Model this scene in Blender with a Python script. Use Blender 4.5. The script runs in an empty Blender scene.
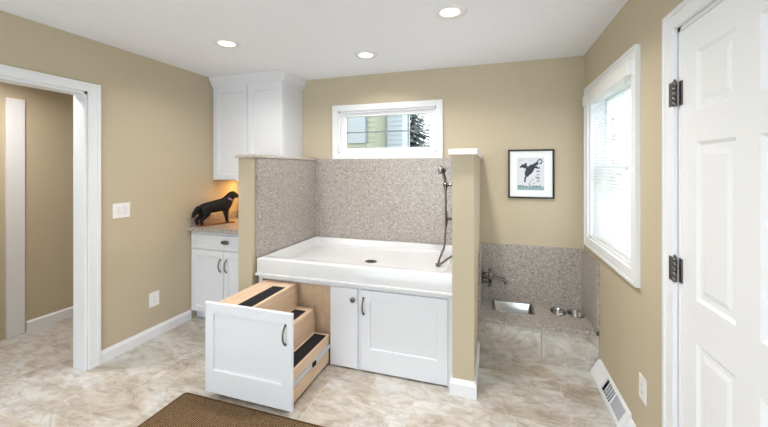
import bpy, bmesh, math, random
from mathutils import Vector, Matrix
random.seed(7)
PI = math.pi
C = bpy.context.scene.collection
W = {}                      # world location of each object

# ------------------------------------------------------------------ materials
def srgb(r, g, b):
    f = lambda c: (c/255/12.92) if c/255 <= .04045 else ((c/255+.055)/1.055)**2.4
    return (f(r), f(g), f(b), 1)
def mat(name, col, rough=.5, metal=0, spec=.5, **k):
    m = bpy.data.materials.new(name); m.use_nodes = True
    b = m.node_tree.nodes['Principled BSDF']
    b.inputs['Base Color'].default_value = col
    b.inputs['Roughness'].default_value = rough
    b.inputs['Metallic'].default_value = metal
    b.inputs['Specular IOR Level'].default_value = spec
    for a, v in k.items(): b.inputs[a.replace('_', ' ')].default_value = v
    return m
def nodes(m):
    nt = m.node_tree; return nt, nt.nodes, nt.links, nt.nodes['Principled BSDF']
def ramp(N, stops, interp='LINEAR'):
    r = N.new('ShaderNodeValToRGB'); r.color_ramp.interpolation = interp
    el = r.color_ramp.elements
    while len(el) < len(stops): el.new(.5)
    for e, (p, c) in zip(el, stops): e.position = p; e.color = c
    return r
def coords(N, L, scale=(1, 1, 1)):
    t = N.new('ShaderNodeNewGeometry'); mp = N.new('ShaderNodeMapping')
    mp.inputs['Scale'].default_value = scale
    L.new(t.outputs['Position'], mp.inputs['Vector']); return mp.outputs[0]
def painted(name, col, rough=.6, amp=.03, scale=60, bump=.05):
    m = mat(name, col, rough, spec=.3); nt, N, L, B = nodes(m)
    v = coords(N, L); n = N.new('ShaderNodeTexNoise'); n.inputs['Scale'].default_value = scale
    n.inputs['Detail'].default_value = 3; L.new(v, n.inputs['Vector'])
    c2 = tuple(c*(1-amp) for c in col[:3])+(1,)
    r = ramp(N, [(.3, c2), (.7, col)]); L.new(n.outputs['Fac'], r.inputs[0]); L.new(r.outputs[0], B.inputs['Base Color'])
    b = N.new('ShaderNodeBump'); b.inputs['Strength'].default_value = bump; b.inputs['Distance'].default_value = .002
    L.new(n.outputs['Fac'], b.inputs['Height']); L.new(b.outputs[0], B.inputs['Normal'])
    return m
def granite(name, tint=1.0):
    m = mat(name, (1, 1, 1, 1), .28, spec=.5); nt, N, L, B = nodes(m); v = coords(N, L)
    vo = N.new('ShaderNodeTexVoronoi'); vo.inputs['Scale'].default_value = 118; L.new(v, vo.inputs['Vector'])
    sep = N.new('ShaderNodeSeparateColor'); L.new(vo.outputs['Color'], sep.inputs[0])
    s = lambda r, g, b: tuple(min(1, c*tint) for c in srgb(r, g, b)[:3])+(1,)
    r = ramp(N, [(0, s(160, 149, 143)), (.1, s(184, 174, 167)), (.32, s(196, 187, 180)), (.6, s(206, 199, 192)), (.86, s(221, 215, 209)), (.95, s(178, 164, 153))], 'CONSTANT')
    L.new(sep.outputs[0], r.inputs[0])
    n = N.new('ShaderNodeTexNoise'); n.inputs['Scale'].default_value = 38; n.inputs['Detail'].default_value = 5; L.new(v, n.inputs['Vector'])
    r2 = ramp(N, [(.3, (.9, .89, .885, 1)), (.7, (1.05, 1.05, 1.05, 1))]); L.new(n.outputs['Fac'], r2.inputs[0])
    mx = N.new('ShaderNodeMix'); mx.data_type = 'RGBA'; mx.blend_type = 'MULTIPLY'; mx.inputs[0].default_value = 1
    L.new(r.outputs[0], mx.inputs[6]); L.new(r2.outputs[0], mx.inputs[7]); L.new(mx.outputs[2], B.inputs['Base Color'])
    return m
def marble(name, tile=None, off=(0, 0), wall=False, rough=.3):
    m = mat(name, (1, 1, 1, 1), rough, spec=.4); nt, N, L, B = nodes(m)
    v = coords(N, L)
    vv = v
    if tile:
        mp = N.new('ShaderNodeMapping'); mp.inputs['Location'].default_value = (off[0], off[1], 0); L.new(v, mp.inputs[0])
        br = N.new('ShaderNodeTexBrick'); br.offset = .5; br.squash = 1
        br.inputs['Scale'].default_value = 1; br.inputs['Brick Width'].default_value = tile[0]; br.inputs['Row Height'].default_value = tile[1]
        br.inputs['Mortar Size'].default_value = .0022; br.inputs['Mortar Smooth'].default_value = .2
        br.inputs['Color1'].default_value = (0, 0, 0, 1); br.inputs['Color2'].default_value = (1, 1, 1, 1); br.inputs['Mortar'].default_value = (.5, .5, .5, 1)
        L.new(mp.outputs[0], br.inputs['Vector'])
        sc = N.new('ShaderNodeVectorMath'); sc.operation = 'MULTIPLY_ADD'; sc.inputs[1].default_value = (7, 5, 9)
        L.new(br.outputs['Color'], sc.inputs[0]); L.new(v, sc.inputs[2]); vv = sc.outputs[0]
    rot = N.new('ShaderNodeMapping'); rot.inputs['Rotation'].default_value = (.5 if wall else 0, .2, .55); rot.inputs['Scale'].default_value = (1.3, 2.3, 2.0)
    L.new(vv, rot.inputs[0])
    def noise(scale, det, dist, src):
        n = N.new('ShaderNodeTexNoise'); n.inputs['Scale'].default_value = scale; n.inputs['Detail'].default_value = det
        n.inputs['Roughness'].default_value = .62; n.inputs['Distortion'].default_value = dist; L.new(src, n.inputs['Vector']); return n.outputs['Fac']
    a = noise(1.25, 9, .8, rot.outputs[0])
    r1 = ramp(N, [(.28, srgb(180, 165, 148)), (.42, srgb(205, 195, 182)), (.52, srgb(216, 211, 204)), (.64, srgb(222, 220, 217)), (.78, srgb(200, 197, 193))])
    L.new(a, r1.inputs[0])
    b = noise(2.3, 9, .7, rot.outputs[0])
    ab = N.new('ShaderNodeMath'); ab.operation = 'SUBTRACT'; ab.inputs[1].default_value = .5; L.new(b, ab.inputs[0])
    aa = N.new('ShaderNodeMath'); aa.operation = 'ABSOLUTE'; L.new(ab.outputs[0], aa.inputs[0])
    r2 = ramp(N, [(0, srgb(206, 196, 186)), (.01, srgb(232, 225, 217)), (.04, (1, 1, 1, 1))]); L.new(aa.outputs[0], r2.inputs[0])
    c = noise(7, 7, .5, rot.outputs[0]); r3 = ramp(N, [(.34, srgb(214, 207, 199)), (.56, (1, 1, 1, 1))]); L.new(c, r3.inputs[0])
    def mul(x, y, f):
        mx = N.new('ShaderNodeMix'); mx.data_type = 'RGBA'; mx.blend_type = 'MULTIPLY'; mx.inputs[0].default_value = f
        L.new(x, mx.inputs[6]); L.new(y, mx.inputs[7]); return mx.outputs[2]
    out = mul(mul(r1.outputs[0], r2.outputs[0], .6), r3.outputs[0], .75)
    out = mul(out, (N.new('ShaderNodeRGB')).outputs[0], 1); out.node.inputs[7].links[0].from_node.outputs[0].default_value = (.86, .88, .90, 1)
    if tile:
        mx = N.new('ShaderNodeMix'); mx.data_type = 'RGBA'; L.new(br.outputs['Fac'], mx.inputs[0]); L.new(out, mx.inputs[6])
        mx.inputs[7].default_value = srgb(205, 192, 175); out = mx.outputs[2]
    L.new(out, B.inputs['Base Color'])
    return m
def wood(name, c1, c2, axis=(1, 12, 12)):
    m = mat(name, c1, .4, spec=.35); nt, N, L, B = nodes(m); v = coords(N, L, axis)
    n = N.new('ShaderNodeTexNoise'); n.inputs['Scale'].default_value = 4; n.inputs['Detail'].default_value = 5; n.inputs['Distortion'].default_value = .6
    L.new(v, n.inputs['Vector']); r = ramp(N, [(.3, c1), (.7, c2)]); L.new(n.outputs['Fac'], r.inputs[0]); L.new(r.outputs[0], B.inputs['Base Color'])
    return m
def rugmat():
    m = mat('rug_weave', srgb(96, 74, 52), .95, spec=.1); nt, N, L, B = nodes(m); v = coords(N, L)
    w = N.new('ShaderNodeTexWave'); w.bands_direction = 'X'; w.inputs['Scale'].default_value = 22; w.inputs['Distortion'].default_value = 1.5; w.inputs['Detail'].default_value = 2; w.inputs['Detail Scale'].default_value = 6
    L.new(v, w.inputs['Vector'])
    n = N.new('ShaderNodeTexNoise'); n.inputs['Scale'].default_value = 150; L.new(v, n.inputs['Vector'])
    mm = N.new('ShaderNodeMath'); mm.operation = 'MULTIPLY'; L.new(w.outputs['Fac'], mm.inputs[0]); L.new(n.outputs['Fac'], mm.inputs[1])
    r = ramp(N, [(.05, srgb(56, 43, 30)), (.5, srgb(142, 116, 86))]); L.new(mm.outputs[0], r.inputs[0]); L.new(r.outputs[0], B.inputs['Base Color'])
    b = N.new('ShaderNodeBump'); b.inputs['Strength'].default_value = .5; b.inputs['Distance'].default_value = .004; L.new(mm.outputs[0], b.inputs['Height']); L.new(b.outputs[0], B.inputs['Normal'])
    return m
def glassmat():
    m = bpy.data.materials.new('window_glass'); m.use_nodes = True; nt = m.node_tree; N = nt.nodes; L = nt.links
    N.remove(N['Principled BSDF']); t = N.new('ShaderNodeBsdfTransparent'); g = N.new('ShaderNodeBsdfGlossy'); g.inputs['Roughness'].default_value = .02
    lw = N.new('ShaderNodeLayerWeight'); pw = N.new('ShaderNodeMath'); pw.operation = 'POWER'; pw.inputs[1].default_value = 5; L.new(lw.outputs['Facing'], pw.inputs[0])
    f = N.new('ShaderNodeMath'); f.operation = 'MULTIPLY_ADD'; f.inputs[1].default_value = .9; f.inputs[2].default_value = .03; L.new(pw.outputs[0], f.inputs[0]); x = N.new('ShaderNodeMixShader')
    t.inputs[0].default_value = (.97, .99, .985, 1)
    L.new(f.outputs[0], x.inputs[0]); L.new(t.outputs[0], x.inputs[1]); L.new(g.outputs[0], x.inputs[2]); L.new(x.outputs[0], N['Material Output'].inputs[0])
    return m
def slatmat():
    m = bpy.data.materials.new('blind_slat'); m.use_nodes = True; nt = m.node_tree; N = nt.nodes; L = nt.links
    B = N['Principled BSDF']; B.inputs['Base Color'].default_value = (.86, .87, .88, 1); B.inputs['Roughness'].default_value = .45
    t = N.new('ShaderNodeBsdfTranslucent'); t.inputs[0].default_value = (.95, .97, .98, 1); x = N.new('ShaderNodeMixShader'); x.inputs[0].default_value = .4
    L.new(B.outputs[0], x.inputs[1]); L.new(t.outputs[0], x.inputs[2]); L.new(x.outputs[0], N['Material Output'].inputs[0])
    return m
def emit(name, col, s):
    m = bpy.data.materials.new(name); m.use_nodes = True; nt = m.node_tree; N = nt.nodes
    B = N['Principled BSDF']; B.inputs['Emission Color'].default_value = col; B.inputs['Emission Strength'].default_value = s; B.inputs['Base Color'].default_value = (.9, .9, .9, 1)
    return m
M = dict(
    wall=painted('wall_paint_beige', srgb(196, 184, 160), .75),
    ceil=painted('ceiling_paint', srgb(240, 243, 250), .85, .01),
    white=painted('white_trim_paint', srgb(234, 236, 240), .35, .01, 30, .01),
    cab=painted('white_cabinet_lacquer', srgb(226, 228, 234), .35, .01, 30, .01),
    granite=granite('speckled_granite', .72), cap=granite('granite_cap', .95),
    floor=marble('marble_floor_tile', (.61, .46), (.18, .10)), panel=marble('marble_wall_tile', None, wall=True),
    maple=wood('maple_wood', srgb(214, 190, 164), srgb(200, 173, 145), (8, 1.2, 8)),
    plank=wood('walnut_plank', srgb(150, 96, 56), srgb(120, 72, 40), (3, 3, 3)),
    black=mat('black_tread_grip', srgb(34, 33, 36), .9, spec=.2),
    acrylic=mat('white_acrylic', srgb(214, 215, 217), .2, spec=.5),
    steel=mat('brushed_steel', (.42, .42, .42, 1), .18, 1), nickel=mat('satin_nickel', (.19, .175, .165, 1), .3, 1),
    hose=mat('dark_metal_hose', (.17, .145, .12, 1), .4, .8), zinc=mat('zinc_slide', (.62, .66, .72, 1), .35, .8),
    chrome=mat('chrome', (.8, .8, .8, 1), .12, 1),
    rug=rugmat(), rugedge=mat('rug_binding', srgb(78, 58, 40), .9, spec=.1), glass=glassmat(), slat=slatmat(), plastic=mat('white_plastic', srgb(240, 240, 240), .35),
    darkgap=mat('dark_slot', srgb(30, 30, 32), .6), ventin=mat('grey_damper', srgb(176, 180, 190), .5),
    frame=mat('black_picture_frame', srgb(30, 26, 25), .35), mat_=mat('white_mat_board', srgb(240, 242, 244), .8),
    art=mat('art_paper', srgb(214, 219, 226), .8), ink=mat('dark_ink', srgb(58, 62, 72), .8), teal=mat('teal_ink', srgb(140, 172, 174), .8), pink=mat('pink_ink', srgb(196, 164, 174), .8),
    fur=painted('black_dog_finish', srgb(20, 17, 17), .6, .3, 90, .3), collar=mat('lilac_collar', srgb(150, 110, 150), .7),
    lamp=emit('lamp_lens', (1, .84, .62, 1), 3), led=emit('under_cabinet_led', (1, .62, .25, 1), 6), reflector=mat('warm_reflector', srgb(250, 236, 214), .4),
    siding=mat('cream_siding', srgb(150, 150, 132), .8), siding2=mat('white_siding', srgb(178, 184, 192), .8), roof=mat('grey_shingle', srgb(110, 108, 106), .9),
    leaf=mat('conifer_green', srgb(128, 138, 138), .9), bark=mat('bark', srgb(80, 66, 54), .9), lawn=mat('lawn_green', srgb(110, 125, 80), .95),
)

# ------------------------------------------------------------------ mesh builder
class MB:
    def __init__(s): s.bm = bmesh.new(); s.mats = []
    def mi(s, m):
        if m is None: return 0
        if m not in s.mats: s.mats.append(m)
        return s.mats.index(m)
    def _face(s, vs, mi=0, smooth=False):
        try:
            f = s.bm.faces.new(vs); f.material_index = mi; f.smooth = smooth; return f
        except ValueError: return None
    def box(s, x0, x1, y0, y1, z0, z1, bev=0, m=None, T=None):
        mi = s.mi(m)
        P = [Vector((x, y, z)) for x in (x0, x1) for y in (y0, y1) for z in (z0, z1)]
        if T: P = [T @ p for p in P]
        v = [s.bm.verts.new(p) for p in P]
        F = [s._face([v[i] for i in q], mi) for q in ((0, 1, 3, 2), (4, 6, 7, 5), (0, 4, 5, 1), (2, 3, 7, 6), (0, 2, 6, 4), (1, 5, 7, 3))]
        if bev:
            E = {e for f in F for e in f.edges}
            bmesh.ops.bevel(s.bm, geom=list(E), offset=bev, segments=2, affect='EDGES', profile=.5)
        return s
    def lathe(s, c, prof, n=28, axis='Z', m=None, smooth=True, sx=1, sy=1):
        """prof: (r, h) pairs; revolved about the axis through c"""
        mi = s.mi(m); R = {'Z': Matrix.Identity(3), 'Y': Matrix.Rotation(-PI/2, 3, 'X'), 'X': Matrix.Rotation(PI/2, 3, 'Y')}[axis]
        c = Vector(c); rings = []
        for r, h in prof:
            if r < 1e-6: rings.append([s.bm.verts.new(c + R @ Vector((0, 0, h)))])
            else: rings.append([s.bm.verts.new(c + R @ Vector((sx*r*math.cos(2*PI*i/n), sy*r*math.sin(2*PI*i/n), h))) for i in range(n)])
        for a, b in zip(rings, rings[1:]):
            for i in range(n):
                j = (i+1) % n
                if len(a) == 1 and len(b) == 1: continue
                if len(a) == 1: s._face([a[0], b[i], b[j]], mi, smooth)
                elif len(b) == 1: s._face([a[i], a[j], b[0]], mi, smooth)
                else: s._face([a[i], a[j], b[j], b[i]], mi, smooth)
        return s
    def tube(s, pts, r, n=12, m=None, sub=6):
        mi = s.mi(m); pts = [Vector(p) for p in pts]
        if sub and len(pts) > 2:
            q = []
            for i in range(len(pts)-1):
                p0, p1, p2, p3 = pts[max(i-1, 0)], pts[i], pts[i+1], pts[min(i+2, len(pts)-1)]
                for k in range(sub):
                    t = k/sub
                    q.append(.5*((2*p1)+(-p0+p2)*t+(2*p0-5*p1+4*p2-p3)*t*t+(-p0+3*p1-3*p2+p3)*t**3))
            q.append(pts[-1]); pts = q
        rs = r if isinstance(r, (list, tuple)) else None
        up = Vector((0, 0, 1)); prev = None; rings = []
        for i, p in enumerate(pts):
            t = (pts[min(i+1, len(pts)-1)]-pts[max(i-1, 0)]).normalized()
            if prev is None:
                a = t.cross(up) if abs(t.dot(up)) < .95 else t.cross(Vector((1, 0, 0)))
            else: a = prev - t*prev.dot(t)
            a.normalize(); b = t.cross(a); prev = a
            rr = r if rs is None else rs[0]+(rs[1]-rs[0])*i/(len(pts)-1)
            rings.append([s.bm.verts.new(p + rr*(a*math.cos(2*PI*k/n)+b*math.sin(2*PI*k/n))) for k in range(n)])
        for a, b in zip(rings, rings[1:]):
            for i in range(n): s._face([a[i], a[(i+1) % n], b[(i+1) % n], b[i]], mi, True)
        s._face(rings[0][::-1], mi); s._face(rings[-1], mi)
        return s
    def prism(s, poly, a0, a1, axis, m=None):
        """poly in the plane normal to axis. axis X: (y,z), Y: (x,z), Z: (x,y)"""
        mi = s.mi(m)
        f = {'X': lambda p, a: (a, p[0], p[1]), 'Y': lambda p, a: (p[0], a, p[1]), 'Z': lambda p, a: (p[0], p[1], a)}[axis]
        A = [s.bm.verts.new(f(p, a0)) for p in poly]; B = [s.bm.verts.new(f(p, a1)) for p in poly]; n = len(poly)
        s._face(A, mi); s._face(B[::-1], mi)
        for i in range(n): s._face([A[i], B[i], B[(i+1) % n], A[(i+1) % n]], mi)
        return s
    def loft(s, loops, m=None, closed=True, cap=False, smooth=False):
        mi = s.mi(m); R = [[s.bm.verts.new(p) for p in l] for l in loops]
        for a, b in zip(R, R[1:]):
            n = len(a)
            for i in range(n if closed else n-1): s._face([a[i], a[(i+1) % n], b[(i+1) % n], b[i]], mi, smooth)
        if cap: s._face(R[0][::-1], mi); s._face(R[-1], mi)
        return s
    def shaker(s, x0, x1, z0, z1, y, th=.02, st=.06, top=None, bot=None, dep=.012, m=None, inset=None):
        """a recessed-panel door whose face looks towards -Y at y"""
        top = top or st; bot = bot or st
        l, r, b, t = inset or (x0+st, x1-st, z0+bot, z1-top)
        rc = lambda X0, X1, Z0, Z1, Y: [(X0, Y, Z0), (X1, Y, Z0), (X1, Y, Z1), (X0, Y, Z1)]
        e = .003; g = .005
        s.loft([rc(x0, x1, z0, z1, y+th), rc(x0, x1, z0, z1, y+e), rc(x0+e, x1-e, z0+e, z1-e, y), rc(l, r, b, t, y), rc(l+.002, r-.002, b+.002, t-.002, y+.004),
                rc(l+g, r-g, b+g, t-g, y+dep)], m, cap=True)
        return s
    def build(s, name, m=None, parent=None, tag=None, loc=None, bevel=None):
        bm = s.bm; bmesh.ops.recalc_face_normals(bm, faces=bm.faces[:])
        if loc is None:
            xs = [v.co for v in bm.verts]
            loc = Vector(((min(c.x for c in xs)+max(c.x for c in xs))/2, (min(c.y for c in xs)+max(c.y for c in xs))/2, min(c.z for c in xs)))
        loc = Vector(loc)
        for v in bm.verts: v.co -= loc
        me = bpy.data.meshes.new(name); bm.to_mesh(me); bm.free()
        if s.mats:
            for x in s.mats: me.materials.append(x)
        elif m: me.materials.append(m)
        o = bpy.data.objects.new(name, me); C.objects.link(o); place(o, loc, parent)
        if bevel:
            b = o.modifiers.new('bevel', 'BEVEL'); b.width = bevel; b.segments = 2; b.limit_method = 'ANGLE'
        if tag: settag(o, *tag)
        return o
def place(o, loc, parent):
    loc = Vector(loc)
    if parent: o.parent = parent; o.location = loc - W[parent.name]
    else: o.location = loc
    W[o.name] = loc
def settag(o, label, cat, group=None):
    o['label'] = label; o['category'] = cat
    if group: o['group'] = group
def thing(name, label, cat, loc, group=None):
    o = bpy.data.objects.new(name, None); o.empty_display_size = .1; C.objects.link(o); place(o, loc, None); settag(o, label, cat, group); return o
def struct(o): o['kind'] = 'structure'; return o
def part_label(o, t): o['label'] = t; return o

XL, XR, YB, YF, H = -2.85, .728, 3.31, -1.7, 2.44
def wall_with_holes(u0, u1, z0, z1, holes, mk):
    """boxes around rectangular holes; mk(u0,u1,z0,z1)"""
    us = u0
    for (a, b, c, d) in sorted(holes):
        mk(us, a, z0, z1)
        if c > z0: mk(a, b, z0, c)
        if d < z1: mk(a, b, d, z1)
        us = b
    mk(us, u1, z0, z1)

# ------------------------------------------------------------------ room shell
b = MB(); b.box(-4.2, XR+.15, YF-.15, YB+.15, -.1, 0); struct(b.build('floor', M['floor']))
b = MB(); b.box(-4.2, XR+.15, YF-.15, YB+.15, H, H+.1); struct(b.build('ceiling', M['ceil']))
W1 = (-1.557, -.526, 1.643, 2.078)       # opening in back wall x0,x1,z0,z1
b = MB(); wall_with_holes(-4.2, XR+.15, 0, H, [W1], lambda u, v, z0, z1: b.box(u, v, YB, YB+.15, z0, z1)); struct(b.build('wall_back', M['wall']))
W2 = (2.195, 3.125, .935, 2.055); D1 = (.92, 1.735, 0, 2.06)
b = MB(); wall_with_holes(YF-.15, YB, 0, H, [W2, D1], lambda u, v, z0, z1: b.box(XR, XR+.15, u, v, z0, z1)); struct(b.build('wall_right', M['wall']))
D2 = (.95, 1.757, 0, 2.045)
b = MB(); wall_with_holes(YF-.15, YB, 0, H, [D2], lambda u, v, z0, z1: b.box(XL-.12, XL, u, v, z0, z1)); struct(b.build('wall_left', M['wall']))
W3 = (-2.4, .3, .35, 2.1)
b = MB(); wall_with_holes(-4.2, XR, 0, H, [W3], lambda u, v, z0, z1: b.box(u, v, YF-.15, YF, z0, z1)); struct(b.build('wall_front', M['wall']))
b = MB(); b.box(-4.2, -4.05, YF, YB, 0, H); struct(b.build('wall_hall', M['wall']))
# unseen window added behind the camera, large for soft fill light
b = MB()
for a in (W3[0], (W3[0]+W3[1])/2-.03, W3[1]-.06): b.box(a, a+.06, YF-.1, YF-.04, W3[2], W3[3])
b.box(W3[0], W3[1], YF-.1, YF-.04, W3[2], W3[2]+.06); b.box(W3[0], W3[1], YF-.1, YF-.04, W3[3]-.06, W3[3])
w3 = struct(b.build('unseen_window_3', M['white']))
b = MB(); b.box(W3[0]+.05, W3[1]-.05, YF-.075, YF-.07, W3[2]+.05, W3[3]-.05); b.build('pane', M['glass'], w3)

# base boards
def base_y(name, x, sgn, y0, y1, h=.095):      # runs along Y, sticks out in sgn*x
    b = MB(); b.prism([(x, 0), (x+sgn*.016, 0), (x+sgn*.016, h-.025), (x+sgn*.009, h-.008), (x+sgn*.007, h), (x, h)], y0, y1, 'Y'); return struct(b.build(name, M['white']))
base_y('baseboard_left', XL, 1, 1.841, 2.66)
base_y('baseboard_left', XL, 1, YF, .86)
base_y('baseboard_right', XR, -1, 1.82, 2.238)
base_y('baseboard_right', XR, -1, YF, .86)
b = MB()
b.prism([(-4.05, 0), (-4.034, 0), (-4.034, .08), (-4.05, .095)], 2.0, YB, 'Y'); struct(b.build('baseboard_hall', M['white']))
b = MB(); b.box(-4.05, -4.025, 1.86, 1.985, 0, 2.1, .004); struct(b.build('trim_5', M['white']))

# left doorway casing + jamb
def casing_y(name, x, sgn, y0, y1, z1, w, wt, th=.018, jamb=None):
    """casing around an opening in a wall normal to X: opening y0..y1, top z1"""
    b = MB(); xa, xb = sorted((x, x+sgn*th)); xc, xd = sorted((x, x+sgn*(th+.006)))
    b.box(xa, xb, y1, y1+w, 0, z1+wt, .003); b.box(xa, xb, y0-w, y0, 0, z1+wt, .003); b.box(xa, xb, y0, y1, z1, z1+wt, .003)
    e = .002; b.box(xc, xd, y1+w-.02, y1+w+e, 0, z1+wt-.02, .002); b.box(xc, xd, y0-w-e, y0-w+.02, 0, z1+wt-.02, .002); b.box(xc, xd, y0-w-e, y1+w+e, z1+wt-.02, z1+wt+e, .002)
    if jamb:
        ja, jb = sorted((x, x-sgn*jamb))
        b.box(ja, jb, y1-.018, y1+.001, 0, z1); b.box(ja, jb, y0-.001, y0+.018, 0, z1); b.box(ja, jb, y0, y1, z1-.018, z1+.001)
    return struct(b.build(name, M['white']))
casing_y('trim_1', XL, 1, D2[0], D2[1], D2[3], .077, .062, jamb=.12)
casing_y('trim_2', XR, -1, D1[0], D1[1], D1[3], .083, .074, th=.018, jamb=.13)

# right door with panels and hinges
b = MB(); xd = XR+.002
def door_panel_face(b, y0, y1, z0, z1):
    rc = lambda Y0, Y1, Z0, Z1, X: [(X, Y0, Z0), (X, Y1, Z0), (X, Y1, Z1), (X, Y0, Z1)]
    b.loft([rc(y0, y1, z0, z1, xd), rc(y0+.012, y1-.012, z0+.012, z1-.012, xd+.008), rc(y0+.03, y1-.03, z0+.03, z1-.03, xd+.008), rc(y0+.05, y1-.05, z0+.05, z1-.05, xd+.003)], cap=False)
    b._face([b.bm.verts.new(p) for p in rc(y0+.05, y1-.05, z0+.05, z1-.05, xd+.003)])
dy0, dy1, dz0, dz1 = .94, 1.716, .01, 2.04
cols = [(dy0+.11, dy0+.335), (dy1-.335, dy1-.11)]; rows = [(.22, .82), (.98, 1.58), (1.70, 1.93)]
ys = sorted({dy0, dy1, *[v for c in cols for v in c]}); zs = sorted({dz0, dz1, *[v for r in rows for v in r]})
for i in range(len(ys)-1):
    for j in range(len(zs)-1):
        if (ys[i], ys[i+1]) in cols and (zs[j], zs[j+1]) in rows: door_panel_face(b, ys[i], ys[i+1], zs[j], zs[j+1])
        else: b._face([b.bm.verts.new(p) for p in [(xd, ys[i], zs[j]), (xd, ys[i+1], zs[j]), (xd, ys[i+1], zs[j+1]), (xd, ys[i], zs[j+1])]])
b.box(xd+.009, xd+.04, dy0, dy1, dz0, dz1)
for q in ((dy0, dy0+.004), (dy1-.004, dy1)): b.box(xd+.0002, xd+.01, q[0], q[1], dz0, dz1)
door = struct(b.build('door_1', M['white']))
for zc in (.25, 1.062, 1.789):
    b = MB(); b.box(XR-.0205, XR-.0175, 1.739, 1.766, zc-.05, zc+.05, .001)
    b.box(XR-.003, XR+.001, 1.700, 1.722, zc-.05, zc+.05, .001)
    for k in range(5): b.lathe((XR-.014, 1.730, zc-.052+k*.021), [(0, 0), (.008, 0), (.008, .0195), (0, .0195)], 14)
    b.lathe((XR-.014, 1.730, zc+.052), [(0, 0), (.006, 0), (.004, .008), (0, .01)], 12)
    b.build('hinge', M['nickel'], door)
b = MB(); b.lathe((XR-.001, 1.0, .96), [(0, 0), (.032, 0), (.03, -.008), (.012, -.012), (.012, -.04), (.027, -.05), (.03, -.062), (.02, -.075), (0, -.078)], 24, 'X'); b.build('knob', M['nickel'], door)

# ------------------------------------------------------------------ window 1 (back wall)
x0, x1, z0, z1 = W1
b = MB(); o = .062
b.box(x0-o, x0, YB-.022, YB, z0-o, z1+o, .003); b.box(x1, x1+o, YB-.022, YB, z0-o, z1+o, .003); b.box(x0, x1, YB-.022, YB, z0-o, z0, .003); b.box(x0, x1, YB-.022, YB, z1, z1+o, .003)
b.box(x0, x0+.018, YB, YB+.1, z0, z1); b.box(x1-.018, x1, YB, YB+.1, z0, z1); b.box(x0, x1, YB, YB+.1, z0, z0+.018); b.box(x0, x1, YB, YB+.1, z1-.018, z1)
win1 = struct(b.build('window_1', M['white']))
gx0, gx1, gz0, gz1 = x0+.065, x1-.065, z0+.052, z1-.055
b = MB()
b.box(x0+.018, gx0, YB+.03, YB+.075, z0+.018, z1-.018, .003); b.box(gx1, x1-.018, YB+.03, YB+.075, z0+.018, z1-.018, .003)
b.box(gx0, gx1, YB+.03, YB+.075, z0+.018, gz0, .003); b.box(gx0, gx1, YB+.03, YB+.075, gz1, z1-.018, .003)
b.build('sash', M['white'], win1)
b = MB(); b.box(gx0-.005, gx1+.005, YB+.052, YB+.056, gz0-.005, gz1+.005); b.build('pane', M['glass'], win1)
b = MB()
for k in (1, 2, 3):
    xx = gx0+(gx1-gx0)*k/4; b.box(xx-.006, xx+.006, YB+.047, YB+.0515, gz0, gz1)
zz = (gz0+gz1)/2; b.box(gx0, gx1, YB+.0465, YB+.0512, zz-.006, zz+.006); b.build('muntin', mat('grey_grille', srgb(130, 136, 142), .5), win1)

# ------------------------------------------------------------------ window 2 (right wall) and blind
y0, y1, z0, z1 = W2
b = MB(); o = .075; xa = XR-.02
b.box(xa, XR, y0-o, y0, z0-o, z1+o, .003); b.box(xa, XR, y1, y1+o, z0-o, z1+o, .003); b.box(xa, XR, y0, y1, z0-o, z0, .003); b.box(xa, XR, y0, y1, z1, z1+o, .003)
oe = o+.002; b.box(XR-.026, XR-.0, y0-oe, y0-o+.016, z0-o+.016, z1+o-.016, .002); b.box(XR-.026, XR, y0-oe, y1+oe, z0-oe, z0-o+.016, .002); b.box(XR-.026, XR, y0-oe, y1+oe, z1+o-.016, z1+oe, .002); b.box(XR-.026, XR, y1+o-.016, y1+oe, z0-o+.016, z1+o-.016, .002)
b.box(XR, XR+.12, y0, y0+.016, z0, z1); b.box(XR, XR+.12, y1-.016, y1, z0, z1); b.box(XR, XR+.12, y0, y1, z0, z0+.016); b.box(XR, XR+.12, y0, y1, z1-.016, z1)
win2 = struct(b.build('window_2', M['white']))
b = MB(); zm = (z0+z1)/2
for (za, zb, xo) in ((z0+.016, zm+.02, .075), (zm-.02, z1-.016, .105)):
    b.box(XR+xo, XR+xo+.03, y0+.016, y0+.06, za, zb); b.box(XR+xo, XR+xo+.03, y1-.06, y1-.016, za, zb); b.box(XR+xo, XR+xo+.03, y0+.06, y1-.06, za, za+.04); b.box(XR+xo, XR+xo+.03, y0+.06, y1-.06, zb-.04, zb)
b.build('sash', M['white'], win2)
b = MB(); b.box(XR+.09, XR+.094, y0+.055, y1-.055, z0+.05, z1-.05); b.build('pane', M['glass'], win2)
bl = thing('window_blind', 'white horizontal slat blind hanging in the tall window on the right wall', 'blind', (XR+.02, (y0+y1)/2, z0+.02))
b = MB(); ya, yb = y0+.022, y1-.022; n = 44; zt, zb = z1-.1, z0+.045; xc = XR+.03
for k in range(n):
    z = zb+(zt-zb)*k/(n-1); a = math.radians(38); dx, dz = .0135*math.cos(a), .0135*math.sin(a)
    pr = []
    for t in range(5):
        u = -1+t*.5; c = .0018*(1-u*u); pr.append((xc+dx*u-math.sin(a)*c, z+dz*u+math.cos(a)*c))
    poly = pr+[(p[0]+.0003, p[1]-.0012) for p in pr[::-1]]
    b.prism(poly, ya, yb, 'Y')
b.build('slats', M['slat'], bl)
b = MB(); b.box(xc-.014, xc+.014, ya, yb, z0+.018, z0+.034, .004); b.build('bottom_rail', M['plastic'], bl)
b = MB(); b.box(XR-.045, XR-.028, y0-.03, y1+.03, z1-.07, z1+.005, .004); b.box(XR-.03, XR+.05, y0+.02, y1-.02, z1-.06, z1-.02, .002)
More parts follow.
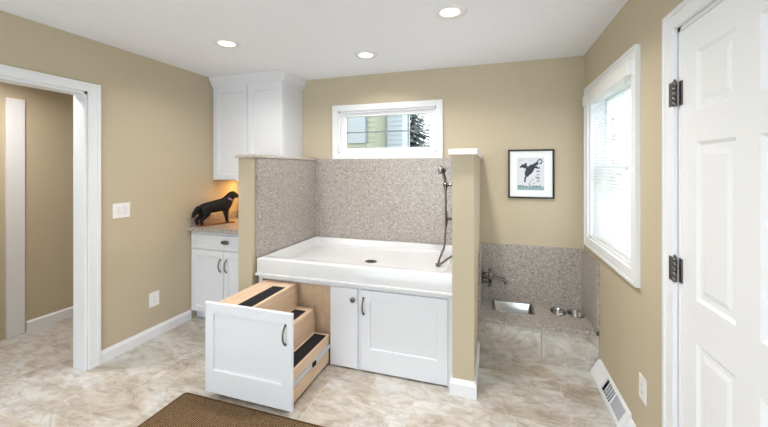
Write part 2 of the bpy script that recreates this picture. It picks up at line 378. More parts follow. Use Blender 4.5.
b.box(XR-.03, XR-.001, y1+.012, y1+.03, z1-.07, z1+.005, .003); b.box(XR-.03, XR-.001, y0-.03, y0-.012, z1-.07, z1+.005, .003); b.build('valance', M['plastic'], bl)
b = MB()
for yy in (y0+.16, (y0+y1)/2, y1-.16):
    for s in (-1, 1): b.tube([(xc+s*.0125, yy, z0+.03), (xc+s*.0125, yy, z1-.06)], .0012, 6, sub=0)
b.build('ladder_cord', M['plastic'], bl)
b = MB(); b.tube([(XR-.012, y0+.09, z1-.06), (XR-.012, y0+.09, 1.52)], .0016, 6, sub=0); b.tube([(XR-.012, y0+.115, z1-.06), (XR-.012, y0+.092, 1.52)], .0016, 6, sub=0)
b.lathe((XR-.012, y0+.09, 1.475), [(0, 0), (.008, .002), (.009, .02), (.004, .045), (0, .047)], 12); b.build('pull_cord', M['plastic'], bl)

# ------------------------------------------------------------------ half walls beside the tub
WT = 1.57
b = MB(); b.box(-1.966, -1.838, 2.30, YB, 0, WT); struct(b.build('wall_tub_left', M['wall']))
b = MB(); b.box(-.262, -.122, 2.30, YB, 0, WT); struct(b.build('wall_tub_right', M['wall']))
b = MB(); b.box(-1.984, -1.80, 2.275, YB-.001, WT, WT+.028, .004); b.build('granite_ledge', M['cap'], tag=('speckled pale granite ledge capping the half wall left of the tub', 'ledge', 'granite half wall ledges'))
b = MB(); b.box(-.286, -.1, 2.275, YB-.001, WT, WT+.038, .004); b.build('granite_ledge', painted('pale_quartz', srgb(232, 226, 224), .3, .08, 90, .01), tag=('pale stone ledge capping the narrow half wall between tub and feeding nook', 'ledge', 'granite half wall ledges'))
def bb(b, path, h=.105, t=.016):
    """baseboard along an xy path; the room lies on the right-hand side"""
    pts = [(0, 0), (t, 0), (t, h-.028), (t*.6, h-.01), (t*.45, h), (0, h)]; loops = []
    P = [Vector(p) for p in path]; nn = [Vector(((q-p).normalized().y, -(q-p).normalized().x)) for p, q in zip(P, P[1:])]
    for k, p in enumerate(P):
        m = nn[0] if k == 0 else nn[-1] if k == len(P)-1 else (nn[k-1]+nn[k])/(1+nn[k-1].dot(nn[k]))
        loops.append([(p.x+m.x*u, p.y+m.y*u, z) for u, z in pts])
    b.loft(loops, cap=True)
b = MB(); bb(b, [(-.262, 2.349), (-.262, 2.30), (-.122, 2.30), (-.122, 2.85)][::1]); struct(b.build('baseboard_tub_right', M['white']))
b = MB(); bb(b, [(-1.966, 2.62), (-1.966, 2.30), (-1.838, 2.30), (-1.838, 2.33)]); struct(b.build('baseboard_tub_left', M['white']))
# granite surround slabs
g = 'granite tub surround slabs'
b = MB(); b.box(-1.837, -1.815, 2.345, YB-.021, .766, WT, .001); b.build('splash_panel', M['granite'], tag=('speckled granite slab lining the half wall left of the tub', 'backsplash', g))
b = MB(); b.box(-1.837, -.263, YB-.02, YB-.001, .62, 1.583, .001); b.build('splash_panel', M['granite'], tag=('wide speckled granite slab behind the tub below the window', 'backsplash', g))
b = MB(); b.box(-.285, -.263, 2.52, YB-.021, .766, WT, .001); b.build('splash_panel', M['granite'], tag=('granite slab on the tub side of the half wall with the sprayer', 'backsplash', g))

# ------------------------------------------------------------------ tub
tx0, tx1, ty0, ty1, tz = -1.814, -.264, 2.33, YB-.021, .765
tub = thing('dog_bathtub', 'raised white acrylic dog bathing tub with a low front curb', 'bathtub', ((tx0+tx1)/2, (ty0+ty1)/2, .62))
def rr(x0, x1, y0, y1, r, z, n=6):
    P = []
    for cx, cy, a in ((x1-r, y1-r, 0), (x0+r, y1-r, 90), (x0+r, y0+r, 180), (x1-r, y0+r, 270)):
        for k in range(n+1):
            t = math.radians(a+90*k/n); P.append((cx+r*math.cos(t), cy+r*math.sin(t), z))
    return P
b = MB()
L = [rr(tx0, tx1, ty0, ty1, .004, .645), rr(tx0, tx1, ty0, ty1, .004, tz-.012), rr(tx0+.003, tx1-.003, ty0+.004, ty1-.003, .006, tz-.003), rr(tx0+.008, tx1-.008, ty0+.012, ty1-.008, .01, tz),
     rr(tx0+.032, tx1-.055, ty0+.075, ty1-.05, .05, tz), rr(tx0+.038, tx1-.061, ty0+.082, ty1-.056, .05, tz-.005), rr(tx0+.05, tx1-.075, ty0+.10, ty1-.07, .06, tz-.045), rr(tx0+.07, tx1-.075, ty0+.125, ty1-.09, .07, tz-.066), rr(tx0+.10, tx1-.11, ty0+.155, ty1-.12, .07, tz-.073)]
b.loft(L, smooth=True)
dc = (-1.01, 2.80); n = len(L[-1])
mid = [(dc[0]+(p[0]-dc[0])*.07/.6, dc[1]+(p[1]-dc[1])*.07/.35, tz-.083) for p in L[-1]]
hole = []
for p in L[-1]:
    a = math.atan2(p[1]-dc[1], p[0]-dc[0]); hole.append((dc[0]+.045*math.cos(a), dc[1]+.045*math.sin(a), tz-.084))
b.loft([L[-1], hole], smooth=True); b.loft([hole, [(dc[0]+(p[0]-dc[0])*.6, dc[1]+(p[1]-dc[1])*.6, tz-.1) for p in hole]], cap=True)
b.build('basin', M['acrylic'], tub)
b = MB(); b.box(tx0-.004, tx1, ty0-.014, ty0+.02, .628, .649, .004); b.box(tx0+.004, tx1-.004, ty0+.02, ty1, .622, .6445); b.build('lip', M['acrylic'], tub)
b = MB(); b.lathe((dc[0], dc[1], tz-.084), [(.0, .0), (.044, 0), (.05, .002), (.05, .004), (.036, .005), (.03, .002), (0, .002)], 28)
for k in range(8):
    a = k*PI/4; b.box(-.004, .004, .012, .03, .003, .0055, T=Matrix.Translation((dc[0], dc[1], tz-.084)) @ Matrix.Rotation(a, 4, 'Z'))
b.build('drain', M['nickel'], tub)

# ------------------------------------------------------------------ cabinet under the tub
def pull(b, x, y, zc, ln=.12, out=.028, r=.0055):
    """vertical arched pull on a face that looks to -Y"""
    b.tube([(x, y+.001, zc-ln/2), (x, y-out*.6, zc-ln/2+.012), (x, y-out, zc-ln/6), (x, y-out*1.05, zc), (x, y-out, zc+ln/6), (x, y-out*.6, zc+ln/2-.012), (x, y+.001, zc+ln/2)], r, 10)
    for s in (-1, 1): b.lathe((x, y, zc+s*ln/2), [(0, .001), (.009, .001), (.009, -.004), (.005, -.008), (0, -.008)], 14, 'Y')
yc = 2.37
cabt = thing('tub_cabinet', 'white cabinet carrying the tub with its dog stair drawer pulled open', 'cabinet', (-1.04, 2.8, 0))
b = MB(); b.box(-1.812, -1.782, yc, YB-.03, 0.0, .62); b.box(-1.175, -1.155, yc, YB-.03, 0, .62); b.box(-.295, -.264, yc-.012, YB-.03, 0, .62)
b.box(-1.782, -.295, yc, YB-.03, .592, .6195); b.box(-.985, -.925, yc, yc+.02, .0, .592)
b.box(-1.812, -1.775, yc-.018, yc+.02, .0, .622); b.box(-1.775, -.264, yc-.0185, yc+.02, .602, .6205)
b.build('face_frame', M['cab'], cabt)
b = MB(); b.box(-1.782, -1.776, yc+.021, YB-.04, .0, .592); b.box(-1.181, -1.1755, yc+.0, YB-.04, 0, .592); b.box(-1.776, -1.181, YB-.045, YB-.035, 0, .592); b.box(-1.776, -1.181, yc+.021, YB-.045, .586, .5915); b.build('cabinet_lining', M['maple'], cabt)
b = MB(); b.box(-1.173, -.953, 2.35, 2.37, .012, .598, .003); d = b.build('door', M['cab'], cabt); part_label(d, 'narrow plain white door')
b = MB(); b.lathe((-.984, 2.35, .522), [(0, .0), (.009, 0), (.008, -.012), (.018, -.018), (.019, -.025), (.013, -.03), (0, -.031)], 20, 'Y'); b.build('knob', M['nickel'], d)
b = MB(); b.shaker(-.925, -.296, .012, .596, 2.35, .02, inset=(-.855, -.37, .172, .523)); d = b.build('door', M['cab'], cabt); part_label(d, 'wide white recessed-panel door')
b = MB(); pull(b, -.905, 2.35, .48, .115); b.build('handle', M['nickel'], d)
# stair drawer
b = MB(); b.box(-1.755, -1.735, 1.81, 2.37, .03, .585, .002); b.box(-1.196, -1.18, 1.81, 2.34, .03, .212, .002); b.box(-1.735, -1.196, 1.812, 1.83, .03, .212); b.box(-1.735, -1.196, 1.83, 2.36, .03, .045)
b.box(-1.735, -1.462, 2.345, 2.36, .045, .585); b.box(-1.462, -1.312, 2.345, 2.358, .045, .405); b.box(-1.755, -1.18, 2.40, 2.415, .03, .583); b.box(-1.3, -1.2, 2.35, 2.40, .03, .045)
dr = b.build('stair_drawer', M['maple'], cabt); part_label(dr, 'maple drawer with three carpeted dog steps, pulled out')
b = MB(); b.shaker(-1.794, -1.146, .03, .613, 1.79, .02, inset=(-1.73, -1.213, .178, .545)); b.build('front_panel', M['cab'], dr)
b = MB(); pull(b, -1.19, 1.79, .484, .115); b.build('handle', M['nickel'], dr)
for (xa, xb, zt, zr, ta, tb, yb_, ye) in ((-1.312, -1.18, .233, .045, -1.291, -1.193, 2.355, 2.325), (-1.462, -1.312, .41, .233, -1.44, -1.345, 2.37, 2.29), (-1.755, -1.462, .59, .41, -1.592, -1.488, 2.37, 2.235)):
    b = MB(); b.box(xa, xb, 1.812, yb_, zt-.018, zt, .002); b.box(xb-.016, xb-.001, 1.812, yb_-.001, max(zr-.0, .2125) if xb > -1.2 else zr, zt-.018); st = b.build('step', M['maple'], dr)
    b = MB(); b.box(ta, tb, 1.815, ye, zt, zt+.004, .001); b.build('tread', M['black'], dr)
b = MB(); b.box(-1.18, -1.172, 1.83, 2.345, .135, .165); b.box(-1.177, -1.169, 1.82, 2.1, .143, .157); b.box(-1.172, -1.166, 2.345, 2.9, .132, .168)
b.build('slide_rail', M['zinc'], dr)
b = MB(); b.box(-1.172, -1.162, 2.075, 2.12, .136, .166, .003); b.build('slide_latch', M['black'], dr)

# ------------------------------------------------------------------ wall cabinet with crown
uc = thing('upper_cabinet', 'white two-door wall cabinet with crown moulding in the left corner', 'cabinet', (-2.425, 3.13, 1.36))
ux0, ux1, uy, uz0, uz1 = XL+.001, -1.986, 2.952, 1.362, 2.4
b = MB(); b.box(ux0, ux1, uy, YB-.001, uz0, uz1, .001); b.build('body', M['cab'], uc)
for (a, c) in ((-2.815, -2.398), (-2.392, ux1-.003)):
    b = MB(); b.shaker(a, c, uz0+.004, 2.335, uy-.02, .02, .058); b.build('door', M['cab'], uc)
prof = [(0, 2.335), (.012, 2.335), (.014, 2.352), (.024, 2.358), (.032, 2.378), (.044, 2.40), (.058, 2.415), (.06, 2.4395), (0, 2.4395)]
def crown(pts):
    loops = []
    loops.append([(ux0, uy-u, z) for u, z in pts]); loops.append([(ux1+u, uy-u, z) for u, z in pts]); loops.append([(ux1+u, YB-.001, z) for u, z in pts]); return loops
b = MB(); b.loft(crown(prof), cap=True); b.build('crown_molding', M['cab'], uc)
b = MB(); b.box(-2.8, -2.15, 3.22, 3.27, 1.351, 1.3618, .002); ul = b.build('under_cabinet_light', M['plastic'], tag=('slim light bar under the corner wall cabinet above the dog figurine', 'light'))
b = MB(); b.box(-2.79, -2.16, 3.225, 3.265, 1.349, 1.351); b.build('diffuser', M['led'], ul)

# ------------------------------------------------------------------ base cabinet, counter
bc = thing('base_cabinet', 'white base cabinet with one drawer over two doors in the left corner', 'cabinet', (-2.42, 2.98, 0))
fy = 2.66
b = MB(); b.box(XL+.001, -1.985, fy+.02, YB-.001, .08, .874, .001); b.box(XL+.001, -1.985, fy+.08, fy+.1, 0, .08); b.build('body', M['cab'], bc)
b = MB(); b.shaker(XL+.012, -2.07, .703, .842, fy, .02, .028, dep=.005); d = b.build('drawer', M['cab'], bc)
b = MB()
hx, hz = -2.43, .778
def cup():
    L = []
    for k in range(9):
        t = PI*k/8; L.append([(hx+.044*math.cos(a)*(1-.12*math.sin(t)), fy-.024*math.sin(t)*abs(math.sin(a))**.6-.001, hz+.017*math.cos(t)*abs(math.sin(a))**.5) for a in [PI*j/12 for j in range(13)]])
    return L
b.loft(cup(), closed=False, smooth=True)
b.lathe((hx, fy, hz), [(0, 0), (.05, 0), (.05, -.002), (0, -.002)], 24, 'Y', sy=.4); b.build('handle', M['nickel'], d)
for (a, c, h) in ((XL+.012, -2.452, -2.482), (-2.447, -2.07, -2.413)):
    b = MB(); b.shaker(a, c, .09, .693, fy, .02, .055); d = b.build('door', M['cab'], bc)
    b = MB(); pull(b, h, fy, .557, .115); b.build('handle', M['nickel'], d)
ct = MB(); ct.box(XL+.001, -1.968, 2.62, YB-.001, .875, .914, .004); ct = ct.build('countertop', M['granite'], tag=('speckled granite countertop in the left corner under the dog figurine', 'countertop'))
b = MB(); b.box(XL+.001, XL+.02, 2.63, YB-.02, .914, 1.0, .002); b.build('side_splash', M['granite'], ct)
b = MB(); b.box(XL+.02, -1.968, YB-.02, YB-.001, .914, 1.0, .002); b.build('back_splash', M['granite'], ct)

# ------------------------------------------------------------------ dog figurine
base_c = Vector((-2.708, 2.828, .9145)); ang = math.atan2(.24, .11)
TD = Matrix.Translation(base_c) @ Matrix.Rotation(ang, 4, 'Z')
dog = thing('dog_figurine', 'black standing retriever figurine with a lilac collar on the corner counter', 'figurine', base_c)
b = MB(); b.box(-.165, .19, -.034, .034, 0, .012, .003, T=TD); b.build('base', M['plank'], dog)
def skinned(name, chains, m, parent, T, sub=2):
    bm = bmesh.new(); lay = bm.verts.layers.skin.verify(); V = {}
    for ch in chains:
        prev = None
        for key, co, r in ch:
            if key in V: v = V[key]
            else:
                v = bm.verts.new(T @ Vector(co)-W[parent.name]); v[lay].radius = (r*1.3, r*1.3) if not isinstance(r, tuple) else (r[0]*1.3, r[1]*1.42)
                if not V: v[lay].use_root = True
                V[key] = v
            if prev is not None and bm.edges.get((prev, v)) is None: bm.edges.new((prev, v))
            prev = v
    me = bpy.data.meshes.new(name); bm.to_mesh(me); bm.free(); o = bpy.data.objects.new(name, me); C.objects.link(o)
    o.modifiers.new('skin', 'SKIN'); s = o.modifiers.new('sub', 'SUBSURF'); s.levels = sub; s.render_levels = sub
    dg = bpy.context.evaluated_depsgraph_get(); me2 = bpy.data.meshes.new_from_object(o.evaluated_get(dg)); o.modifiers.clear(); o.data = me2
    me2.materials.clear(); me2.materials.append(m)
    for p in me2.polygons: p.use_smooth = True
    place(o, W[parent.name], parent); return o
Q = [('hip', (-.105, 0, .185), (.047, .045)), ('belly', (-.02, 0, .182), (.042, .043)), ('chest', (.085, 0, .178), (.05, .054)), ('neck', (.135, 0, .235), (.036, .038)), ('poll', (.168, 0, .292), (.034, .036)),
     ('brow', (.195, 0, .294), (.03, .03)), ('muz', (.225, 0, .277), (.019, .017)), ('nose', (.25, 0, .274), (.015, .014))]
ch = [Q]
ch.append([Q[0], ('t1', (-.15, 0, .19), .02), ('t2', (-.175, 0, .155), .022), ('t3', (-.195, 0, .12), .018), ('t4', (-.215, 0, .09), .008)])
for s, dx in ((-1, 0), (1, .02)):
    ch.append([Q[2], ('sh%d' % s, (.105+dx*.4, s*.03, .145), .024), ('el%d' % s, (.1+dx, s*.031, .1), .017), ('wr%d' % s, (.108+dx, s*.031, .05), .012), ('fp%d' % s, (.108+dx, s*.031, .024), .0125), ('ft%d' % s, (.128+dx, s*.031, .0185), .0105)])
    ch.append([Q[0], ('th%d' % s, (-.10-dx, s*.032, .135), (.03, .022)), ('kn%d' % s, (-.092-dx, s*.034, .098), .019), ('hk%d' % s, (-.145-dx, s*.034, .06), .0125), ('hp%d' % s, (-.14-dx, s*.034, .024), .012), ('ht%d' % s, (-.122-dx, s*.034, .0185), .0105)])
body = skinned('body', ch, M['fur'], dog, TD)
for s in (-1, 1):
    b = MB(); pts = []
    for (u, w) in ((0, .012), (.35, .017), (.7, .014), (1, .004)):
        cz = .312-.05*u; cx = .176-.008*u; yy = s*(.033+.011*u)
        pts.append([TD @ Vector(p) for p in ((cx-w, yy, cz), (cx, yy+s*.006, cz), (cx+w, yy, cz), (cx, yy-s*.004, cz))])
    b.loft(pts, cap=True, smooth=True); b.build('ear', M['fur'], dog)
b = MB(); ring = []
import itertools
n1 = Vector((.45, 0, .89)).normalized(); u1 = Vector((0, 1, 0)); v1 = n1.cross(u1); cc = Vector((.142, 0, .247))
for k in range(4):
    dr_, dn = ((0, -.009), (.004, -.009), (.004, .009), (0, .009))[k]
    ring.append([TD @ (cc+n1*dn+(u1*math.cos(t)+v1*math.sin(t))*(.045+dr_)) for t in [2*PI*i/24 for i in range(24)]])
b.loft(ring+[ring[0]], smooth=True); b.build('collar', M['collar'], dog)

# ------------------------------------------------------------------ shower sprayer, valve
sx, sy, sz = -.372, 2.80, 1.35
sh = thing('handheld_shower', 'brushed nickel hand sprayer and hose hanging in the tub', 'shower', (-.285, sy, sz))
b = MB(); b.lathe((-.285, sy, sz), [(0, 0), (.026, 0), (.026, -.006), (.01, -.012), (.01, -.06), (.013, -.065), (.013, -.075), (0, -.075)], 20, 'X'); b.lathe((sx, sy, sz-.018), [(.017, 0), (.02, 0), (.02, .036), (.017, .036)], 18); b.build('bracket', M['nickel'], sh)
b = MB(); b.tube([(sx+.001, sy, sz-.045), (sx, sy, sz), (sx-.006, sy-.004, sz+.055), (sx-.018, sy-.012, sz+.10)], .0125, 12); b.build('grip', M['nickel'], sh)
hd = Vector((sx-.028, sy-.02, sz+.118)); dirn = Vector((-.72, -.52, .12)).normalized(); q = dirn.to_track_quat('Z', 'Y')
b = MB(); prof = [(0, -.03), (.016, -.03), (.026, -.01), (.031, .008), (.031, .018), (.027, .02), (0, .019)]; b.lathe((0, 0, 0), prof, 24); o = b
for v in o.bm.verts: v.co = hd+q @ v.co
b.build('spray_head', M['nickel'], sh)
b = MB(); b.lathe((0, 0, .0192), [(.0265, 0), (.026, .0015), (0, .0015)], 24)
for v in b.bm.verts: v.co = hd+q @ v.co
b.build('spray_face', M['chrome'], sh)
b = MB(); b.tube([(sx+.001, sy, sz-.04), (sx+.002, sy, sz-.3), (sx-.008, sy-.003, sz-.48), (sx-.03, sy-.008, .80), (sx-.052, sy-.016, .735), (sx-.058, sy-.022, .7045)], .0085, 10)
b.tube([(-.285, sy-.0, .80), (-.33, sy-.004, .775), (sx-.03, sy-.018, .722), (sx-.055, sy-.026, .7045)], .0085, 10); b.build('hose', M['hose'], sh)
b = MB(); b.tube([(sx-.04, sy-.015, .724), (sx-.052, sy-.022, .711), (sx-.07, sy-.032, .709)], .0155, 14); b.build('hose_coupling', M['hose'], sh)
vz = 1.07; va = thing('shower_valve', 'small nickel lever valve on the half wall beside the hanging hose', 'valve', (-.285, 2.86, vz))
b = MB(); b.lathe((-.285, 2.86, vz), [(0, 0), (.045, 0), (.043, -.006), (.018, -.01), (.014, -.03), (.011, -.085), (0, -.086)], 24, 'X'); b.build('escutcheon', M['nickel'], va)
b = MB(); b.tube([(-.372, 2.86, vz-.06), (-.372, 2.86, vz), (-.372, 2.86, vz+.06)], .009, 12, sub=0); b.build('lever', M['nickel'], va)

# ------------------------------------------------------------------ feeding nook
nk = 'granite nook splash slabs'
nz, nf = .30, 2.85
b = MB(); b.box(-.104, XR-.001, YB-.018, YB-.001, nz, .80, .001); b.build('splash_panel', M['granite'], tag=('low speckled granite slab behind the sunken bowls and small sink', 'backsplash', nk))
b = MB(); b.box(XR-.02, XR-.001, nf, YB-.018, nz, .80, .001); b.build('splash_panel', M['granite'], tag=('low granite slab on the right wall under the blind window', 'backsplash', nk))
b = MB(); b.box(-.122+.001, -.104, nf, YB-.018, nz, .80, .001); b.build('splash_panel', M['granite'], tag=('low granite slab behind the wall-mounted nook faucet', 'backsplash', nk))
S = (-.012, .312, 3.025, 3.255); BW = [(.505, 3.155, .062), (.632, 3.155, .064)]
b = MB()
# slab with cut-outs: grid cells around sink; circular cut-outs via fan cells
def cell(x0, x1, y0, y1): b.box(x0, x1, y0, y1, nz-.038, nz)
cell(-.121, S[0], nf, YB-.001); cell(S[0], S[1], nf, S[2]); cell(S[0], S[1], S[3], YB-.001); cell(S[1], .435, nf, YB-.001)
cell(.435, XR-.021, nf, 3.055); cell(.435, XR-.021, 3.265, YB-.001)
def holed(x0, x1, y0, y1, cx, cy, r, n=32):
    O, I = [], []
    for k in range(n):
        a = 2*PI*(k+.5)/n; c, s_ = math.cos(a), math.sin(a)
        t = min((x1-cx)/c if c > 0 else (x0-cx)/c, (y1-cy)/s_ if s_ > 0 else (y0-cy)/s_)
        O.append((cx+c*t, cy+s_*t)); I.append((cx+c*r, cy+s_*r*1.4))
    z2 = nz-.038
    b.loft([[(x, y, z2) for x, y in O], [(x, y, nz) for x, y in O], [(x, y, nz) for x, y in I], [(x, y, z2) for x, y in I]])
holed(.435, .5675, 3.055, 3.265, *BW[0][:2], .058); holed(.5675, .7071, 3.055, 3.265, *BW[1][:2], .060)
ctn = b.build('nook_counter', M['granite'], tag=('low granite shelf with sunken sink and two pet bowls in the nook', 'counter'))
b = MB(); b.box(-.121, .342, nf+.012, nf+.022, .0, nz-.038, .001); part_label(b.build('tile_panel', M['panel'], ctn), 'left marble tile')
b = MB(); b.box(.345, XR-.001, nf+.012, nf+.022, .0, nz-.038, .001); part_label(b.build('tile_panel', M['panel'], ctn), 'right marble tile')
b = MB(); b.box(-.121, XR-.001, nf+.022, nf+.04, 0, nz-.038); b.build('support_panel', M['wall'], ctn)
sk = thing('sink', 'small rectangular stainless sink sunk into the low granite nook shelf', 'sink', ((S[0]+S[1])/2, (S[2]+S[3])/2, nz-.13))
def sr(i, r, z): return rr(S[0]+i, S[1]-i, S[2]+i, S[3]-i, r, z, 4)
b = MB(); b.loft([sr(-.008, .02, nz+.001), sr(-.008, .02, nz+.003), sr(.002, .02, nz+.003), sr(.004, .02, nz-.002), sr(.012, .03, nz-.115), sr(.03, .03, nz-.13)], smooth=True)
b._face([b.bm.verts.new(p) for p in sr(.03, .03, nz-.13)]); b.build('basin', M['steel'], sk)
b = MB(); b.lathe((.14, 3.15, nz-.1298), [(0, 0), (.022, 0), (.026, .002), (.018, .003), (.012, .001), (0, .001)], 20); b.build('drain', M['chrome'], sk)
for (cx, cy, r), lab in zip(BW, ('left one of two steel pet bowls sunk in the granite nook shelf', 'right steel pet bowl in the granite shelf, nearest the right wall')):
    b = MB(); b.lathe((cx, cy, nz), [(r-.006, .001), (r, .001), (r+.001, .004), (r-.003, .006), (r-.009, .003), (r-.012, -.02), (r-.022, -.045), (r-.035, -.052), (0, -.052)], 36, sy=1.4)
    b.build('pet_bowl', M['steel'], tag=(lab, 'bowl', 'pet bowls in the nook shelf'))
fa = thing('faucet', 'wall-mounted nickel faucet with curved spout over the nook sink', 'faucet', (-.104, 3.15, .53))
fy2 = 3.15; b = MB()
for z in (.562, .495): b.tube([(-.104, fy2, z), (-.03, fy2, z)], .013, 14, sub=0); b.lathe((-.104, fy2, z), [(0, 0), (.026, 0), (.024, .007), (.012, .01), (0, .01)], 22, 'X')
b.tube([(-.104, fy2, .53), (-.03, fy2, .53)], .012, 12, sub=0); b.tube([(-.033, fy2, .485), (-.033, fy2, .575)], .016, 16, sub=0); b.build('body', M['nickel'], fa)
b = MB(); b.tube([(-.033, fy2, .522), (.02, fy2, .528), (.065, fy2, .524), (.09, fy2, .508), (.095, fy2, .488)], .0125, 14); b.build('spout', M['nickel'], fa)
for s in (-1, 1):
    b = MB(); c = .53+s*.05; b.tube([(-.033, fy2, c), (-.033, fy2, c+s*.025)], .008, 12, sub=0); b.lathe((-.033, fy2, c+s*.02-.004), [(0, 0), (.017, 0), (.019, .004), (.017, .01), (0, .01)], 18); b.build('handle', M['nickel'], fa)
b = MB(); b.tube([(-.03, fy2-.006, .562), (.03, fy2-.02, .556), (.085, fy2-.03, .543)], .005, 10); b.lathe((.088, fy2-.03, .536), [(0, 0), (.007, .001), (.007, .012), (0, .013)], 12); b.build('lever', M['nickel'], fa)

# ------------------------------------------------------------------ baseboard register
vt = thing('heating_vent', 'white sloped baseboard heating vent on the floor by the right wall', 'vent', (XR-.03, 2.56, 0))
va0, va1 = 2.24, 2.83
P0 = (XR-.062, .028); P1 = (XR-.012, .118)       # slope bottom, top
def sl(t, off=0):      # point on slope (t 0..1), off inward
    dx, dz = P1[0]-P0[0], P1[1]-P0[1]; l = math.hypot(dx, dz); nx, nz_ = dz/l, -dx/l
    return (P0[0]+dx*t+nx*off, P0[1]+dz*t+nz_*off)
def q4(y, t, off=0): p = sl(t, off); return (p[0], y, p[1])
b = MB()
o0, o1, m0 = 2.275, 2.60, 2.44
def fr(y0, y1, t0, t1): return [q4(y0, t0), q4(y1, t0), q4(y1, t1), q4(y0, t1)]
for f in (fr(va0, va1, 0, .12), fr(va0, va1, .88, 1), fr(va0, o0, .12, .88), fr(o1, va1, .12, .88), fr(m0-.005, m0+.005, .12, .88)): b._face([b.bm.verts.new(p) for p in f])
for (a, c) in ((o0, m0-.005), (m0+.005, o1)):
    R = [[q4(a, .12, d), q4(c, .12, d), q4(c, .88, d), q4(a, .88, d)] for d in (0, .006)]; b.loft(R)
X = XR-.001
b.box(P0[0], X, va0, va0+.004, 0, .028); b._face([b.bm.verts.new(p) for p in ((P0[0], va0, 0), (P0[0], va1, 0), (P0[0], va1, .028), (P0[0], va0, .028))])
b._face([b.bm.verts.new(p) for p in ((P1[0], va0, P1[1]), (P1[0], va1, P1[1]), (X, va1, P1[1]+.003), (X, va0, P1[1]+.003))])
for y in (va0, va1): b._face([b.bm.verts.new(p) for p in ((P0[0], y, 0), (P0[0], y, .028), (P1[0], y, P1[1]), (X, y, P1[1]+.003), (X, y, 0))])
b.build('housing', M['white'], vt)
b = MB(); b.loft([[q4(o0-.01, .02, .02), q4(o1+.01, .02, .02)], [q4(o0-.01, .98, .02), q4(o1+.01, .98, .02)]], closed=False); b.build('back_plate', M['darkgap'], vt)
b = MB(); d0, d1 = sl(.1, .006), sl(.9, .010)
b.prism([(d0[0], d0[1]), (d1[0], d1[1]), (d1[0]+.001, d1[1]-.001), (d0[0]+.001, d0[1]-.001)], o0-.005, m0, 'Y'); b.build('damper', M['ventin'], vt)
b = MB()
for k in range(5):
    y = m0+.02+k*.028; p = [sl(.1, .008), sl(.9, .008), sl(.9, .018), sl(.1, .018)]; b.prism(p, y, y+.0015, 'Y')
b.build('grille', M['white'], vt)

# ------------------------------------------------------------------ plates
def plate(name, label, cat, x, sgn, yc_, zc, w, h, kind, group=None):
    t = thing(name, label, cat, (x, yc_, zc-h/2), group)
    xa, xb = sorted((x+sgn*.0005, x+sgn*.006)); b = MB(); b.box(xa, xb, yc_-w/2, yc_+w/2, zc-h/2, zc+h/2, .002); b.build('cover_plate', M['plastic'], t)
    if kind == 'switch':
        for dy in (-.023, .023):
            xa, xb = sorted((x+sgn*.006, x+sgn*.0085)); b = MB(); b.box(xa, xb, yc_+dy-.0165, yc_+dy+.0165, zc-.033, zc+.033, .001); b.build('rocker', mat('rocker_white', srgb(228, 229, 232), .3), t)
    else:
        for dz in (-.0195, .0195):
            b = MB(); xa, xb = sorted((x+sgn*.006, x+sgn*.0078)); b.box(xa, xb, yc_-.016, yc_+.016, zc+dz-.014, zc+dz+.014, .001, m=M['plastic'])
            xa, xb = sorted((x+sgn*.0079, x+sgn*.0082))
            for dy in (-.006, .006): b.box(xa, xb, yc_+dy-.0012, yc_+dy+.0012, zc+dz-.004, zc+dz+.006, m=M['darkgap'])
            b.build('socket', None, t)
plate('light_switch', 'white double rocker light switch on the beige left wall', 'switch', XL, 1, 2.0, 1.146, .135, .118, 'switch')
plate('wall_outlet', 'white outlet low on the beige left wall above the baseboard', 'outlet', XL, 1, 2.28, .335, .092, .125, 'outlet', 'wall outlets')
plate('wall_outlet', 'white outlet low on the right wall between vent and door', 'outlet', XR, -1, 2.083, .355, .088, .125, 'outlet', 'wall outlets')

# ------------------------------------------------------------------ picture
px0, px1, pz0, pz1 = .121, .498, 1.218, 1.651; py = YB-.001
pc = thing('framed_picture', 'black-framed picture of a leaping dark dog on the back wall', 'picture', ((px0+px1)/2, py, pz0))
b = MB(); w = .015; b.box(px0, px0+w, py-.022, py, pz0, pz1, .002); b.box(px1-w, px1, py-.022, py, pz0, pz1, .002); b.box(px0+w, px1-w, py-.022, py, pz0, pz0+w, .002); b.box(px0+w, px1-w, py-.022, py, pz1-w, pz1, .002); b.build('frame', M['frame'], pc)
ax0, ax1, az0, az1 = .196, .418, 1.288, 1.578
b = MB(); yy = py-.012
for r in ((px0+w, ax0, pz0+w, pz1-w), (ax1, px1-w, pz0+w, pz1-w), (ax0, ax1, pz0+w, az0), (ax0, ax1, az1, pz1-w)): b.box(r[0], r[1], yy, py-.001, r[2], r[3])
b.build('mat_board', M['mat_'], pc)
b = MB(); b.box(ax0-.001, ax1+.001, yy+.003, py-.002, az0-.001, az1+.001, m=M['art'])
AW, AH = ax1-ax0, az1-az0
def A(poly, m, d=.001):     # printed shape, poly in 0..1 art space (y up)
    b.prism([(ax0+AW*u, az0+AH*v) for u, v in poly], yy+.003-d, yy+.003, 'Y', m)
def blob(cx, cy, rx, ry, m, n=18, d=.0012, rot=0): A([(cx+rx*math.cos(t)*math.cos(rot)-ry*math.sin(t)*math.sin(rot)*AH/AW*0-ry*math.sin(t)*math.sin(rot), cy+rx*math.cos(t)*math.sin(rot)+ry*math.sin(t)*math.cos(rot)) for t in [2*PI*i/n for i in range(n)]], m, d)
def stroke(pts, w, m, d=.0014):
    for (a, c) in zip(pts, pts[1:]):
        dx, dy = c[0]-a[0], c[1]-a[1]; l = math.hypot(dx, dy) or 1; nx, ny = -dy/l*w, dx/l*w; A([(a[0]+nx, a[1]+ny), (c[0]+nx, c[1]+ny), (c[0]-nx, c[1]-ny), (a[0]-nx, a[1]-ny)], m, d)
